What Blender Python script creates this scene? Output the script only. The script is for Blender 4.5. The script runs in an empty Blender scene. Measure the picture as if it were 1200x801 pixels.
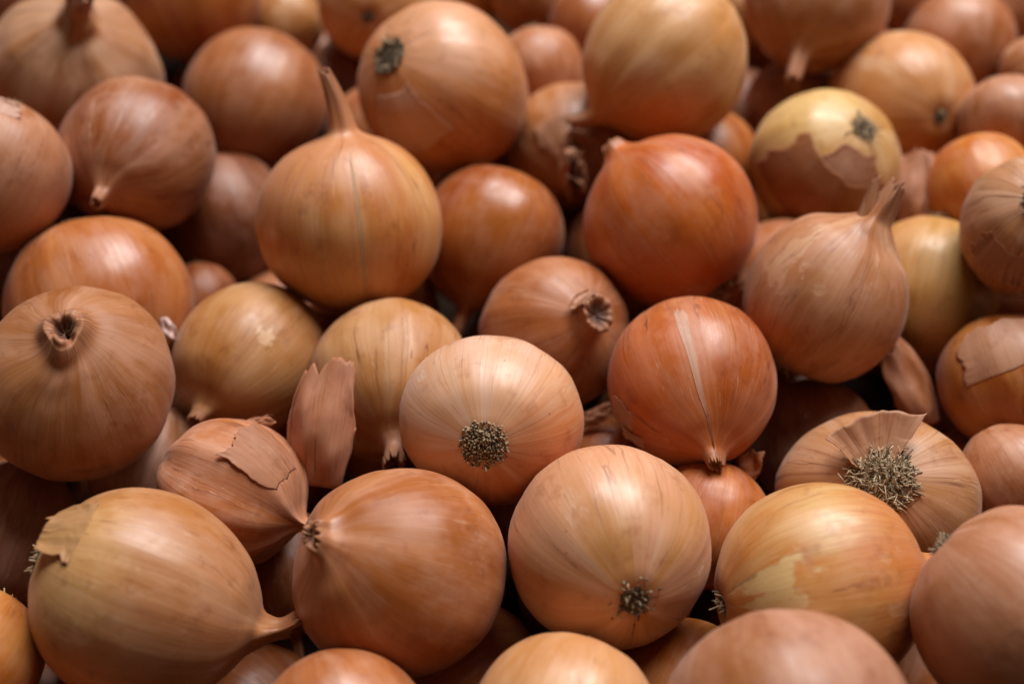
import bpy, math, random
import numpy as np
from mathutils import Vector, Matrix

S = bpy.context.scene
# ------------------------------------------------------------------ camera
cd = bpy.data.cameras.new('camera'); cam = bpy.data.objects.new('camera', cd); S.collection.objects.link(cam)
PITCH, DIST = math.radians(48), 0.56
cam.location = (0, -DIST * math.cos(PITCH), DIST * math.sin(PITCH))
cam.rotation_euler = (math.pi / 2 - PITCH, 0, 0)
cd.lens, cd.sensor_width, cd.clip_start, cd.clip_end = 50, 36, 0.01, 50
cd.dof.use_dof = True; cd.dof.focus_distance = 0.497; cd.dof.aperture_fstop = 4.4; cd.dof.aperture_blades = 0
S.camera = cam
# ------------------------------------------------------------------ light
w = bpy.data.worlds.new('World'); S.world = w; w.use_nodes = True
bg = w.node_tree.nodes['Background']; bg.inputs[0].default_value = (1.0, .78, .60, 1); bg.inputs[1].default_value = 0.048
def area(name, loc, target, sx, sy, power, col):
    l = bpy.data.lights.new(name, 'AREA'); l.shape = 'RECTANGLE'; l.size, l.size_y, l.energy, l.color = sx, sy, power, col
    o = bpy.data.objects.new(name, l); S.collection.objects.link(o); o.location = loc
    o.rotation_euler = (Vector(target) - Vector(loc)).to_track_quat('-Z', 'Y').to_euler()
area('overhead_soft_light', (0.55, 1.25, 2.15), (0, 0.02, 0), 1.9, 1.5, 132, (1.0, .97, .945))
S.view_settings.view_transform = 'Standard'; S.view_settings.look = 'None'; S.view_settings.exposure = -0.05; S.view_settings.gamma = 1
S.render.engine = 'CYCLES'
S.cycles.use_denoising = True; S.cycles.max_bounces = 6; S.cycles.diffuse_bounces = 4; S.cycles.glossy_bounces = 2
S.cycles.use_adaptive_sampling = True; S.cycles.adaptive_threshold = .015; S.cycles.caustics_reflective = False; S.cycles.caustics_refractive = False

# ------------------------------------------------------------------ node helpers
class NT:
    def __init__(s, name):
        s.m = bpy.data.materials.new(name); s.m.use_nodes = True; s.t = s.m.node_tree; s.t.nodes.clear()
    def n(s, kind, **kw):
        nd = s.t.nodes.new(kind)
        for k, v in kw.items(): setattr(nd, k, v)
        return nd
    def set(s, sock, v):
        if isinstance(v, bpy.types.NodeSocket): s.t.links.new(v, sock)
        elif v is not None:
            if sock.type == 'RGBA' and len(v) == 3: v = (*v, 1)
            sock.default_value = v
    def math(s, op, a, b=None, c=None, clamp=False):
        nd = s.n('ShaderNodeMath', operation=op, use_clamp=clamp)
        for i, v in enumerate((a, b, c)): s.set(nd.inputs[i], v)
        return nd.outputs[0]
    def vmath(s, op, a, b=None):
        nd = s.n('ShaderNodeVectorMath', operation=op); s.set(nd.inputs[0], a); s.set(nd.inputs[1], b); return nd.outputs[0]
    def ramp(s, x, a, b, lo=0.0, hi=1.0, smooth=True):
        nd = s.n('ShaderNodeMapRange'); nd.interpolation_type = 'SMOOTHSTEP' if smooth else 'LINEAR'
        for i, v in enumerate((x, a, b, lo, hi)): s.set(nd.inputs[i], v)
        return nd.outputs[0]
    def mix(s, f, a, b, blend='MIX'):
        nd = s.n('ShaderNodeMix', data_type='RGBA', blend_type=blend)
        s.set(nd.inputs[0], f); s.set(nd.inputs[6], a); s.set(nd.inputs[7], b); return nd.outputs[2]
    def noise(s, v, scale, detail=3, rough=.55, dist=0.0):
        nd = s.n('ShaderNodeTexNoise'); s.set(nd.inputs['Vector'], v); nd.inputs['Scale'].default_value = scale
        nd.inputs['Detail'].default_value = detail; nd.inputs['Roughness'].default_value = rough; nd.inputs['Distortion'].default_value = dist
        return nd.outputs[0]
    def attr(s, name, kind='GEOMETRY', out=0):
        nd = s.n('ShaderNodeAttribute'); nd.attribute_type = kind; nd.attribute_name = name; return nd.outputs[out]

def skin_material(name, paper=False):
    """dry onion skin: meridian fibres, veins, soft blotches and torn second layer; tones come from the object"""
    T = NT(name)
    fib = T.attr('fibre', out=1); t = T.attr('along', out=2); dry = T.attr('dry', out=2)
    A = T.attr('tone_a', 'OBJECT', 0); B = T.attr('tone_b', 'OBJECT', 0); Cc = T.attr('tone_c', 'OBJECT', 0)
    par = T.n('ShaderNodeSeparateXYZ'); T.set(par.inputs[0], T.attr('wear', 'OBJECT', 1))    # patch, vein, bloom
    patch_amt, vein_amt, bloom_amt = par.outputs[0], par.outputs[1], par.outputs[2]
    rough0 = T.attr('roughness', 'OBJECT', 2)
    seed = T.attr('seed', 'OBJECT', 1)
    P = T.vmath('ADD', fib, seed)
    def stretch(k, kt):   # k across the fibres, kt along them
        return T.vmath('ADD', T.vmath('MULTIPLY', fib, (k, k, kt)), seed)
    wob = T.n('ShaderNodeVectorMath', operation='SCALE'); wn = T.n('ShaderNodeTexNoise'); T.set(wn.inputs['Vector'], P); wn.inputs['Scale'].default_value = 2.2; wn.inputs['Detail'].default_value = 2
    T.set(wob.inputs[0], T.vmath('SUBTRACT', wn.outputs['Color'], (.5, .5, .5))); wob.inputs['Scale'].default_value = .10
    fibw = T.vmath('ADD', fib, wob.outputs[0])
    def stretchw(k, kt): return T.vmath('ADD', T.vmath('MULTIPLY', fibw, (k, k, kt)), seed)
    big = T.noise(stretch(.85, .55), 1.5, 2.5, .5)
    col = T.mix(T.ramp(big, .38, .64), A, B)
    col = T.mix(T.ramp(T.noise(stretch(1.3, .5), 1.9, 2, .5), .52, .74, 0, .6), col, Cc)
    broad = T.noise(stretchw(5, .35), 1, 1, .6)
    col = T.mix(T.ramp(broad, .35, .7, 0, .28), col, T.mix(.5, B, Cc))
    streak = T.noise(stretchw(17, .55), 1, 3, .65)
    fine = T.noise(stretchw(60, 1.3), 1, 1, .7)
    # torn second layer
    pn = T.noise(stretchw(1.25, 1.15), 1.25, 4, .58)
    edge0 = T.math('SUBTRACT', 1.0, patch_amt)
    patch = T.ramp(pn, edge0, T.math('ADD', edge0, .030))
    rim = T.math('MULTIPLY', T.ramp(pn, T.math('SUBTRACT', edge0, .012), edge0), T.math('SUBTRACT', 1.0, patch))
    col = T.mix(patch, col, Cc)
    # a sun-ripened or rubbed side of another colour
    tc = T.n('ShaderNodeTexCoord').outputs['Object']
    film = T.noise(stretch(1.1, .9), 2.1, 3, .65)
    dt = T.n('ShaderNodeVectorMath', operation='DOT_PRODUCT'); T.set(dt.inputs[0], T.vmath('NORMALIZE', tc)); T.set(dt.inputs[1], T.attr('cheek', 'OBJECT', 1))
    ck = T.math('MULTIPLY_ADD', T.math('SUBTRACT', film, .5), .7, dt.outputs['Value'])
    ck = T.math('MULTIPLY_ADD', T.math('SUBTRACT', streak, .5), .5, ck)
    col = T.mix(T.ramp(ck, .42, .95, 0, .85), col, T.attr('cheek_tone', 'OBJECT', 0))
    # fibres
    col = T.mix(T.math('MULTIPLY', T.ramp(streak, .48, .74), T.attr('stripe', 'OBJECT', 2)), col, T.mix(1.0, col, (.66, .48, .36), 'MULTIPLY'))
    col = T.mix(T.math('MULTIPLY', T.ramp(streak, .50, .22), .18), col, T.mix(.45, col, (.86, .62, .46)))
    col = T.mix(T.math('MULTIPLY', T.ramp(fine, .45, .75), .16), col, T.mix(1.0, col, (.70, .55, .45), 'MULTIPLY'))
    # vein lines: ridges of a stretched noise, broken up
    vn = T.noise(stretchw(6.5, .22), 1, 1.5, .5)
    ridge = T.math('ABSOLUTE', T.math('SUBTRACT', vn, .5))
    brk = T.ramp(T.noise(stretch(3, 1.4), 1, 2), .40, .62)
    vein = T.math('MULTIPLY', T.ramp(ridge, T.math('MULTIPLY_ADD', vein_amt, .016, .006), .003), T.math('MULTIPLY', brk, vein_amt))
    col = T.mix(vein, col, T.mix(1.0, col, (.42, .27, .20), 'MULTIPLY'))
    vn2 = T.noise(stretchw(13, .3), 1.3, 1, .5)
    vein2 = T.math('MULTIPLY', T.ramp(T.math('ABSOLUTE', T.math('SUBTRACT', vn2, .47)), .012, .002), T.math('MULTIPLY', brk, vein_amt))
    col = T.mix(T.math('MULTIPLY', vein2, .8), col, T.mix(.5, col, (.82, .60, .44)))
    # pinkish papery film and scuffs
    col = T.mix(T.math('MULTIPLY', T.ramp(film, .40, .66), bloom_amt), col, (.60, .33, .22))
    po = T.vmath('ADD', T.vmath('MULTIPLY', tc, (1, 1, 1)), seed)
    blot = T.noise(po, 95, 3, .7)
    col = T.mix(T.math('MULTIPLY', T.ramp(blot, .54, .74), .5), col, T.mix(1.0, col, (.58, .42, .34), 'MULTIPLY'))
    spk = T.n('ShaderNodeTexVoronoi'); T.set(spk.inputs['Vector'], po); spk.inputs['Scale'].default_value = 170
    spm = T.math('MULTIPLY', T.ramp(spk.outputs['Distance'], .10, .03), T.ramp(T.noise(po, 60, 1), .60, .66))
    col = T.mix(T.math('MULTIPLY', spm, .7), col, (.16, .07, .04))
    # little scratches across the fibres
    scr = T.noise(T.vmath('MULTIPLY', po, (420, 420, 60)), 1, 1, .5)
    scrm = T.math('MULTIPLY', T.ramp(T.math('ABSOLUTE', T.math('SUBTRACT', scr, .5)), .012, .0), T.ramp(T.noise(po, 38, 1), .56, .64))
    col = T.mix(T.math('MULTIPLY', scrm, .16), col, (.72, .50, .38))
    col = T.mix(T.math('MULTIPLY', rim, .10), col, (.80, .60, .44))
    # dried neck and root collar
    dn = T.noise(stretch(14, 2.5), 1, 3, .7)
    dcol = T.mix(T.ramp(dn, .35, .65), (.21, .065, .024), (.40, .165, .07))
    col = T.mix(T.ramp(T.math('ADD', dry, T.math('MULTIPLY', T.math('SUBTRACT', dn, .5), .5)), .12, .65, 0, .85), col, dcol)
    col = T.mix(T.attr('hollow', out=2), col, (.095, .032, .014))
    # relief
    hgt = T.math('SUBTRACT', T.math('MULTIPLY', T.noise(stretch(19, .6), 1, 2, .68), .8), T.math('MULTIPLY', patch, .40))
    bump = T.n('ShaderNodeBump'); bump.inputs['Strength'].default_value = .2; bump.inputs['Distance'].default_value = .0006; T.set(bump.inputs['Height'], hgt)
    rg = T.math('ADD', T.math('ADD', rough0, .04), T.math('MULTIPLY', T.math('SUBTRACT', streak, .5), .2))
    rg = T.math('ADD', rg, T.ramp(film, .36, .66, -.05, .17))
    rg = T.math('SUBTRACT', rg, T.math('MULTIPLY', patch, .06))
    rg = T.math('ADD', rg, T.math('MULTIPLY', dry, .15), clamp=True)
    b = T.n('ShaderNodeBsdfPrincipled'); T.set(b.inputs['Base Color'], col); T.set(b.inputs['Roughness'], rg)
    b.inputs['Specular IOR Level'].default_value = .55 if not paper else .35
    b.inputs['Sheen Weight'].default_value = .08; b.inputs['Sheen Roughness'].default_value = .4
    T.set(b.inputs['Normal'], bump.outputs[0])
    sh = b.outputs[0]
    if paper:
        tr = T.n('ShaderNodeBsdfTranslucent'); T.set(tr.inputs[0], T.mix(.3, col, (.8, .4, .2)))
        mx = T.n('ShaderNodeMixShader'); mx.inputs[0].default_value = .30
        T.set(mx.inputs[1], sh); T.set(mx.inputs[2], tr.outputs[0]); sh = mx.outputs[0]
    o = T.n('ShaderNodeOutputMaterial'); T.t.links.new(sh, o.inputs[0])
    return T.m

def crust_material(name, c1, c2, c3, scale):
    T = NT(name); tc = T.n('ShaderNodeTexCoord').outputs['Object']
    n1 = T.noise(tc, scale, 5, .7); n2 = T.noise(tc, scale * 3.1, 3, .6)
    col = T.mix(T.ramp(n1, .35, .65), c1, c2); col = T.mix(T.ramp(n2, .5, .72), col, c3)
    b = T.n('ShaderNodeBsdfPrincipled'); T.set(b.inputs['Base Color'], col); b.inputs['Roughness'].default_value = .85; b.inputs['Specular IOR Level'].default_value = .2
    bp = T.n('ShaderNodeBump'); bp.inputs['Strength'].default_value = .6; bp.inputs['Distance'].default_value = .0008; T.set(bp.inputs['Height'], n1); T.set(b.inputs['Normal'], bp.outputs[0])
    o = T.n('ShaderNodeOutputMaterial'); T.t.links.new(b.outputs[0], o.inputs[0]); return T.m

M_SKIN = skin_material('onion_skin'); M_PAPER = skin_material('loose_onion_skin', True)
M_CRUST = crust_material('root_crust', (.10, .065, .040), (.22, .15, .09), (.34, .25, .15), 700)
M_DARK = crust_material('dark_root_crust', (.055, .038, .025), (.13, .09, .058), (.28, .20, .125), 600)
M_ROOT = crust_material('dry_root', (.36, .26, .16), (.55, .43, .28), (.22, .15, .09), 500)
M_ROOTD = crust_material('dark_dry_root', (.075, .052, .034), (.17, .12, .075), (.30, .22, .14), 500)

# ------------------------------------------------------------------ tones: a, b, c(second layer), (patch, vein, bloom), roughness
LOOK = {
 'tan_yellow': ((0.386, 0.172, 0.082), (0.46, 0.235, 0.111), (0.46, 0.26, 0.123), (0.34, 0.35, 0.3), 0.36),
 'brown_rose': ((0.42, 0.165, 0.072), (0.36, 0.125, 0.048), (0.46, 0.21, 0.1), (0.2, 0.25, 0.4), 0.36),
 'brown_rose2':  ((.42,.165,.078),(.33,.115,.05),(.46,.20,.10),(.20,.25,.35),.34),
 'peach': ((0.6, 0.341, 0.188), (0.56, 0.33, 0.15), (0.66, 0.462, 0.25), (0.34, 0.55, 0.25), 0.38),
 'green_yellow': ((.60,.38,.160),(.58,.28,.105),(.58,.42,.17),(.34,.45,.20),.33),
 'rose_tan': ((0.411, 0.194, 0.105), (0.374, 0.165, 0.077), (0.468, 0.252, 0.139), (0.22, 0.25, 0.55), 0.42),
 'rose_tan2': ((0.384, 0.193, 0.113), (0.368, 0.168, 0.086), (0.416, 0.235, 0.135), (0.18, 0.2, 0.55), 0.42),
 'peach_gold': ((0.6, 0.346, 0.162), (0.56, 0.281, 0.108), (0.66, 0.454, 0.228), (0.32, 0.4, 0.2), 0.36),
 'amber':        ((.48,.21,.070),(.44,.16,.048),(.54,.28,.10),(.25,.30,.15),.36),
 'tan_brown': ((0.37, 0.165, 0.075), (0.32, 0.13, 0.05), (0.41, 0.2, 0.1), (0.2, 0.25, 0.5), 0.44),
 'olive_yellow': ((0.494, 0.29, 0.127), (0.433, 0.225, 0.094), (0.556, 0.35, 0.165), (0.34, 0.4, 0.1), 0.36),
 'straw': ((0.51, 0.301, 0.135), (0.47, 0.244, 0.1), (0.568, 0.357, 0.17), (0.32, 0.7, 0.25), 0.38),
 'cream_orange': ((0.68, 0.48, 0.29), (0.74, 0.50, 0.30), (0.66, 0.48, 0.29), (0.34, 0.32, 0.12), 0.34),
 'brown_copper': ((.38,.145,.066),(.33,.115,.048),(.42,.18,.09),(.18,.35,.32),.40),
 'copper':       ((.46,.145,.058),(.40,.105,.030),(.48,.20,.09),(.16,.70,.30),.37),
 'tan_paper':    ((.44,.21,.105),(.40,.175,.080),(.50,.28,.14),(.42,.60,.45),.44),
 'olive_gold':   ((.50,.27,.105),(.44,.29,.085),(.56,.34,.14),(.32,.30,.15),.35),
 'amber_dark':   ((.42,.165,.052),(.36,.115,.032),(.48,.22,.08),(.22,.30,.15),.34),
 'striped_tan':  ((.48,.28,.145),(.46,.25,.115),(.54,.36,.19),(.30,1.0,.30),.46),
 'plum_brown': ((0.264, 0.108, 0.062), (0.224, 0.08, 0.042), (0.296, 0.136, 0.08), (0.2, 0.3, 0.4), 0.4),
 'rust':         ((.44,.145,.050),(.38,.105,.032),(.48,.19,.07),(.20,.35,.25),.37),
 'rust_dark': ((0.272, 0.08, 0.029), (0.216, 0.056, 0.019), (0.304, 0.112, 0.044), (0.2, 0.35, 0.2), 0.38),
 'rust_gloss': ((0.357, 0.119, 0.039), (0.297, 0.081, 0.024), (0.391, 0.153, 0.06), (0.16, 0.25, 0.22), 0.3),
 'rose_paper':   ((.48,.225,.125),(.47,.20,.10),(.50,.26,.15),(.22,.70,.55),.46),
 'grey_tan':     ((.34,.19,.115),(.30,.15,.085),(.38,.23,.14),(.25,.55,.40),.50),
 'gold_rose': ((0.6, 0.32, 0.125), (0.57, 0.25, 0.11), (0.62, 0.36, 0.15), (0.16, 0.6, 0.25), 0.35),
 'copper_peach': ((.52,.20,.075),(.56,.27,.130),(.60,.33,.16),(.16,.45,.30),.34),
 'orange_red': ((0.5, 0.14, 0.042), (0.46, 0.11, 0.03), (0.52, 0.18, 0.07), (0.14, 0.45, 0.35), 0.33),
 'yellow': ((0.62, 0.385, 0.17), (0.58, 0.31, 0.12), (0.64, 0.42, 0.2), (0.24, 0.35, 0.12), 0.36),
 'yellow_patch': ((.60,.41,.170),(.54,.34,.125),(.62,.45,.20),(.24,.40,.12),.34),
 'rose_brown':   ((.42,.18,.090),(.38,.145,.065),(.46,.23,.12),(.18,.25,.50),.40),
 'orange':       ((.56,.23,.075),(.52,.17,.045),(.60,.32,.12),(.22,.30,.25),.32),
 'brown_gloss': ((0.38, 0.16, 0.078), (0.32, 0.118, 0.05), (0.41, 0.18, 0.09), (0.14, 0.18, 0.28), 0.34),
 'rose_copper': ((0.309, 0.122, 0.058), (0.282, 0.084, 0.03), (0.335, 0.156, 0.079), (0.26, 0.75, 0.45), 0.4),
 'straw_paper': ((0.414, 0.246, 0.123), (0.378, 0.187, 0.089), (0.45, 0.289, 0.145), (0.4, 0.65, 0.5), 0.5),
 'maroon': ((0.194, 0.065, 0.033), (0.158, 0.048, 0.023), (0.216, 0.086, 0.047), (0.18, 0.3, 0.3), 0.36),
 'orange_copper':((.46,.175,.070),(.41,.135,.048),(.50,.22,.10),(.16,.40,.30),.30),
}
STRIPE = {'striped_tan': .85, 'tan_brown': .15, 'straw_paper': .3, 'grey_tan': .6, 'rose_paper': .45, 'rose_copper': .5}
def dress(o, look, seed, tint=None):
    a, b, c, wear, ro = LOOK[look]; r = random.Random(seed)
    if tint == 1: a, b, c, wear = (.66,.46,.29), (.60,.38,.22), (.70,.52,.34), (.2,.4,.15)
    if tint == 2: a, b, c, wear = (.60,.45,.21), (.58,.42,.19), (.62,.48,.24), (.2,.2,.0)
    if tint == 3: a, b, c, wear = (.72,.50,.30), (.68,.45,.26), (.72,.50,.30), (.2,.2,.1)
    if tint == 5: a, b, c, wear = (.44,.21,.10), (.40,.18,.08), (.48,.24,.12), (.2,.3,.5)
    if tint == 6: a, b, c, wear = (.56,.33,.185), (.52,.29,.15), (.58,.36,.20), (.2,.3,.5)
    if tint == 8: a, b, c, wear = (.80,.72,.58), (.76,.66,.5), (.8,.72,.6), (.2,.1,.0)
    if tint == 7: a, b, c, wear = (.62,.32,.185), (.56,.26,.14), (.66,.36,.21), (.2,.6,.5)
    if tint == 4: a, b, c, wear = tuple(x * .5 + y for x, y in zip(a, (.25,.14,.075))), tuple(x * .6 + y for x, y in zip(b, (.18,.09,.055))), c, (wear[0], wear[1], .4)
    sat = lambda c_: (c_[0], c_[1] * .85, c_[2] * min(1, max(.26, .30 + (c_[2] / c_[0] - .08) * 2.5)))
    if not tint: b, c = tuple(x * y for x, y in zip(b, (.86, .74, .62))), tuple(min(.8, x * y) for x, y in zip(c, (1.06, 1.14, 1.16)))
    a, b, c, wear = sat(a), sat(b), sat(c), (wear[0], min(1, wear[1] * 1.25), wear[2] * .55); o['stripe'] = STRIPE.get(look, .26)
    o['tone_a'], o['tone_b'], o['tone_c'], o['wear'], o['roughness'] = a, b, c, wear, ro
    o['seed'] = (r.uniform(-40, 40), r.uniform(-40, 40), r.uniform(-40, 40))

# ------------------------------------------------------------------ mesh helpers
COL = S.collection
def wave(rng, n_lo, n_hi, count):
    """a periodic 1-D noise: list of (n, amplitude, phase)"""
    ns = [rng.randint(n_lo, n_hi) for _ in range(count)]
    return [(n, rng.uniform(.4, 1) / math.sqrt(count), rng.uniform(0, 6.283)) for n in ns]
def ev(wv, x): return sum(a * np.sin(n * x + p) for n, a, p in wv)

def make_mesh(name, co, faces, attrs, normals=None, mat=None, smooth=True):
    me = bpy.data.meshes.new(name); me.from_pydata(co.tolist(), [], faces)
    for nm, kind, val in attrs:
        at = me.attributes.new(nm, kind, 'POINT')
        at.data.foreach_set('vector' if kind == 'FLOAT_VECTOR' else 'value', np.ascontiguousarray(val, 'f').ravel())
    me.polygons.foreach_set('use_smooth', [smooth] * len(me.polygons))
    if mat: me.materials.append(mat)
    me.update()
    if normals is not None: me.normals_split_custom_set_from_vertices(normals.tolist())
    return me
def link(name, me, parent=None):
    o = bpy.data.objects.new(name, me); COL.objects.link(o)
    if parent: o.parent = parent
    return o

def spline(pts, m=24):
    p = np.array(pts, float); p = np.vstack([2 * p[0] - p[1], p, 2 * p[-1] - p[-2]]); out = []
    for i in range(1, len(p) - 2):
        t = np.linspace(0, 1, m, endpoint=False)[:, None]; a, b, c, d = p[i - 1:i + 3]
        out.append(.5 * ((2 * b) + (c - a) * t + (2 * a - 5 * b + 4 * c - d) * t ** 2 + (3 * b - a - 3 * c + d) * t ** 3))
    out.append(p[-2][None]); return np.vstack(out)

NECKS = dict(  # jag of the rim, flatten, wrinkle, end radius factor, hollow depth
 dry=(.25, .75, .10, .75, .5), cut=(.22, .80, .10, .80, .35), hole=(.55, .85, .09, .72, .9), square=(.14, .80, .04, 1.25, .8),
 tuft=(.55, .60, .12, 1.25, .6), fork=(.20, .60, .08, .55, .3), spire=(.10, .80, .05, .42, .3), wide=(.45, .42, .14, 1.15, .12))

class Onion:
    """surface of revolution bent, lumped and wrinkled; unit = equatorial radius"""
    def __init__(s, R, k, neck, seed, sq=1.0, bend=(0, 0), rib=1, cols=88, rows=56):
        s.R, s.k, s.sq, s.cols, s.rib = R, k, sq, cols, rib; rng = s.rng = random.Random(seed); s.seed = seed
        kind, L, nr, p = neck; s.kind, s.L, s.nr = kind, L, nr
        jag, s.flat, s.wr, endf, hol = NECKS[kind]
        c = lambda d: math.cos(math.radians(d)); sn = lambda d: math.sin(math.radians(d))
        q = rng.uniform(-.02, .03)
        U = k * (1 + .17 * p); z_sh = U * (1.0 + .06 * p); z_n = U * (1.045 + .10 * p) + .02; r_sh = nr * 1.22 + .02 * p
        pts = [(0, -k * .925), (.10, -k * .945), (.20, -k * .955), (.36, -k * .915), (c(-48), k * sn(-48) * (1 - q)), (c(-25), k * sn(-25)), (1, 0),
               (c(22) * (1 - .01 * p), U * sn(22)), (c(42) * (1 - .02 * p), U * sn(42)), (c(60) * (1 - .02 * p), U * sn(60)),
               (max(nr * 1.45, .30), U * .953), (r_sh, z_sh), (nr, z_n), (nr * (1 + endf) / 2, z_n + L * .55), (nr * endf, z_n + L)]
        cu = spline(pts); d = np.r_[0, np.cumsum(np.linalg.norm(np.diff(cu, axis=0), axis=1))]
        i_sh = int(np.argmin(np.linalg.norm(cu - np.array((r_sh, z_sh)), axis=1)))
        nb, nn = rows, max(8, int(rows * .28)); l = d[i_sh]
        sb = np.linspace(0, 1, nb, endpoint=False) * l
        ss = np.r_[sb, np.linspace(l, d[-1], nn)]
        s.rz = np.c_[np.interp(ss, d, cu[:, 0]), np.interp(ss, d, cu[:, 1])]; s.rz[0, 0] = .002
        s.n_body = nb - 1; s.z_sh, s.z_n, s.z_end = z_sh, z_n, z_n + L; s.bend = bend
        s.w_lump = [(np.array([rng.gauss(0, 1) for _ in range(3)]), rng.uniform(0, 6.28), rng.uniform(.4, 1)) for _ in range(5)]
        s.w_rib = wave(rng, 4, 13, 5); s.w_rib2 = wave(rng, 15, 34, 5); s.w_nk = wave(rng, 2, 5, 4); s.w_jag = wave(rng, 2, 7 if kind == 'hole' else 15, 8)
        s.jag = jag; s.hol = hol; s.tw = rng.uniform(-.7, .7)
        s.th = np.arctan2(s.rz[:, 0], -s.rz[:, 1])
    def point(s, phi, r, z):
        """phi, r, z arrays -> xyz in metres"""
        phi, r, z = np.broadcast_arrays(phi, r, z)
        nk = np.clip((z - s.k * .78) / (s.z_n - s.k * .78), 0, 1); nk = nk * nk * (3 - 2 * nk)      # 0 body .. 1 neck
        ph = phi + s.tw * nk * .5
        dx, dy = np.cos(ph), np.sin(ph)
        u = np.stack([r * dx, r * dy, z], -1)
        lump = sum(a * np.sin(u @ v * 1.5 + p) for v, p, a in s.w_lump) * .020
        rib = (ev(s.w_rib, phi) * .008 * s.rib + ev(s.w_rib2, phi) * .0025) * np.clip(r / .35, 0, 1)
        rr = r * (1 + lump * (1 - nk)) + rib * (1 - nk * .6)
        rr = rr * (1 + s.wr * 2.0 * ev(s.w_nk, phi) * nk)
        x, y = rr * dx * (s.sq * (1 - nk) + nk), rr * dy * (1 - nk + nk * s.flat)
        zz = z + lump * .6 * (1 - nk)
        h = np.clip((z - s.k * .9) / max(.05, s.z_end - s.k * .9), 0, 2); h2 = h * h
        x = x + s.bend[0] * h2; y = y + s.bend[1] * h2
        return np.stack([x, y, zz], -1) * s.R
    def at(s, phi, theta):
        r = np.interp(theta, s.th, s.rz[:, 0]); z = np.interp(theta, s.th, s.rz[:, 1]); return s.point(phi, r, z)
    def nrm(s, phi, theta):
        e = .02; a = s.at(phi + e, theta) - s.at(phi - e, theta); b = s.at(phi, theta + e) - s.at(phi, theta - e)
        n = np.cross(a, b); return n / np.maximum(1e-9, np.linalg.norm(n, axis=-1, keepdims=True))
    def build(s, split=True):
        nc = s.cols; phi = np.arange(nc) / nc * 2 * math.pi
        rz = s.rz.copy(); nr0 = len(rz)
        jag = ev(s.w_jag, phi) * s.jag * max(s.L, .22) * .8
        inner = [(.78, -.02), (.62, -.25 * s.hol), (.40, -.55 * s.hol), (.02, -.62 * s.hol)]
        R_ = np.repeat(rz[:, 0][:, None], nc, 1); Z_ = np.repeat(rz[:, 1][:, None], nc, 1)
        f = np.clip((Z_ - s.z_n) / max(1e-3, s.z_end - s.z_n), 0, 1); Z_ = Z_ + jag[None] * f * f
        er, ez = R_[-1], Z_[-1]
        for a, b in inner:
            R_ = np.vstack([R_, (er * a)[None]]); Z_ = np.vstack([Z_, (ez * (1 if b > -.1 else .5) + (0 if b > -.1 else s.z_end * .5) + b * max(s.nr, .2))[None]])
        co = s.point(phi[None], R_, Z_); rows = len(co); v = co.reshape(-1, 3)
        th = np.r_[s.th, np.full(len(inner), math.pi)]; al = np.r_[rz[:, 1], np.full(len(inner), s.z_end)]
        fib = np.stack([np.repeat(np.cos(phi)[None], rows, 0), np.repeat(np.sin(phi)[None], rows, 0), np.repeat(al[:, None], nc, 1)], -1)
        zd = s.z_sh * (.80 if s.kind == 'hole' else .97)
        dryr = np.clip((al - zd) / max(.02, s.z_end - zd), 0, 1) * .9 + np.clip((.30 - rz[0:1, 0] * 0 - np.r_[rz[:, 0], np.full(len(inner), 9)]) / .30, 0, 1) * (al < 0) * .6
        dry = np.repeat(dryr[:, None], nc, 1); hol = np.zeros((rows, nc)); hol[nr0:] = np.array([.2, .7, 1, 1])[:, None] * {'cut': .45, 'wide': .3, 'tuft': .5}.get(s.kind, 1)
        j = np.arange(nc); j2 = (j + 1) % nc
        def faces(a, b): return [(int(i * nc + x), int(i * nc + y), int((i + 1) * nc + y), int((i + 1) * nc + x)) for i in range(a, b) for x, y in zip(j, j2)]
        nfull = None
        def attrs(sl): return [('fibre', 'FLOAT_VECTOR', fib.reshape(-1, 3)[sl]), ('along', 'FLOAT', np.repeat(al, nc)[sl]), ('dry', 'FLOAT', dry.ravel()[sl]), ('hollow', 'FLOAT', hol.ravel()[sl])]
        full = make_mesh('onion', v, faces(0, rows - 1), attrs(slice(None)), mat=M_SKIN)
        if not split: return full, None
        nv = np.empty(len(v) * 3, 'f'); full.vertex_normals.foreach_get('vector', nv); nv = nv.reshape(-1, 3); bpy.data.meshes.remove(full)
        kb = s.n_body; a, b = slice(0, (kb + 1) * nc), slice(kb * nc, rows * nc)
        body = make_mesh('bulb', v[a], faces(0, kb), attrs(a), nv[a], M_SKIN)
        neck = make_mesh('neck', v[b], faces(0, rows - 1 - kb), attrs(b), nv[b], M_SKIN)
        return body, neck

def ragged(rng, n, amp, octs=4):
    """open 1-D ragged line in [-amp, amp]"""
    x = np.linspace(0, 1, n); y = np.zeros(n)
    for o in range(octs):
        m = 3 * 2 ** o + 1; y += np.interp(x, np.linspace(0, 1, m), [rng.uniform(-1, 1) for _ in range(m)]) * .6 ** o
    return y * amp / 1.6

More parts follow.
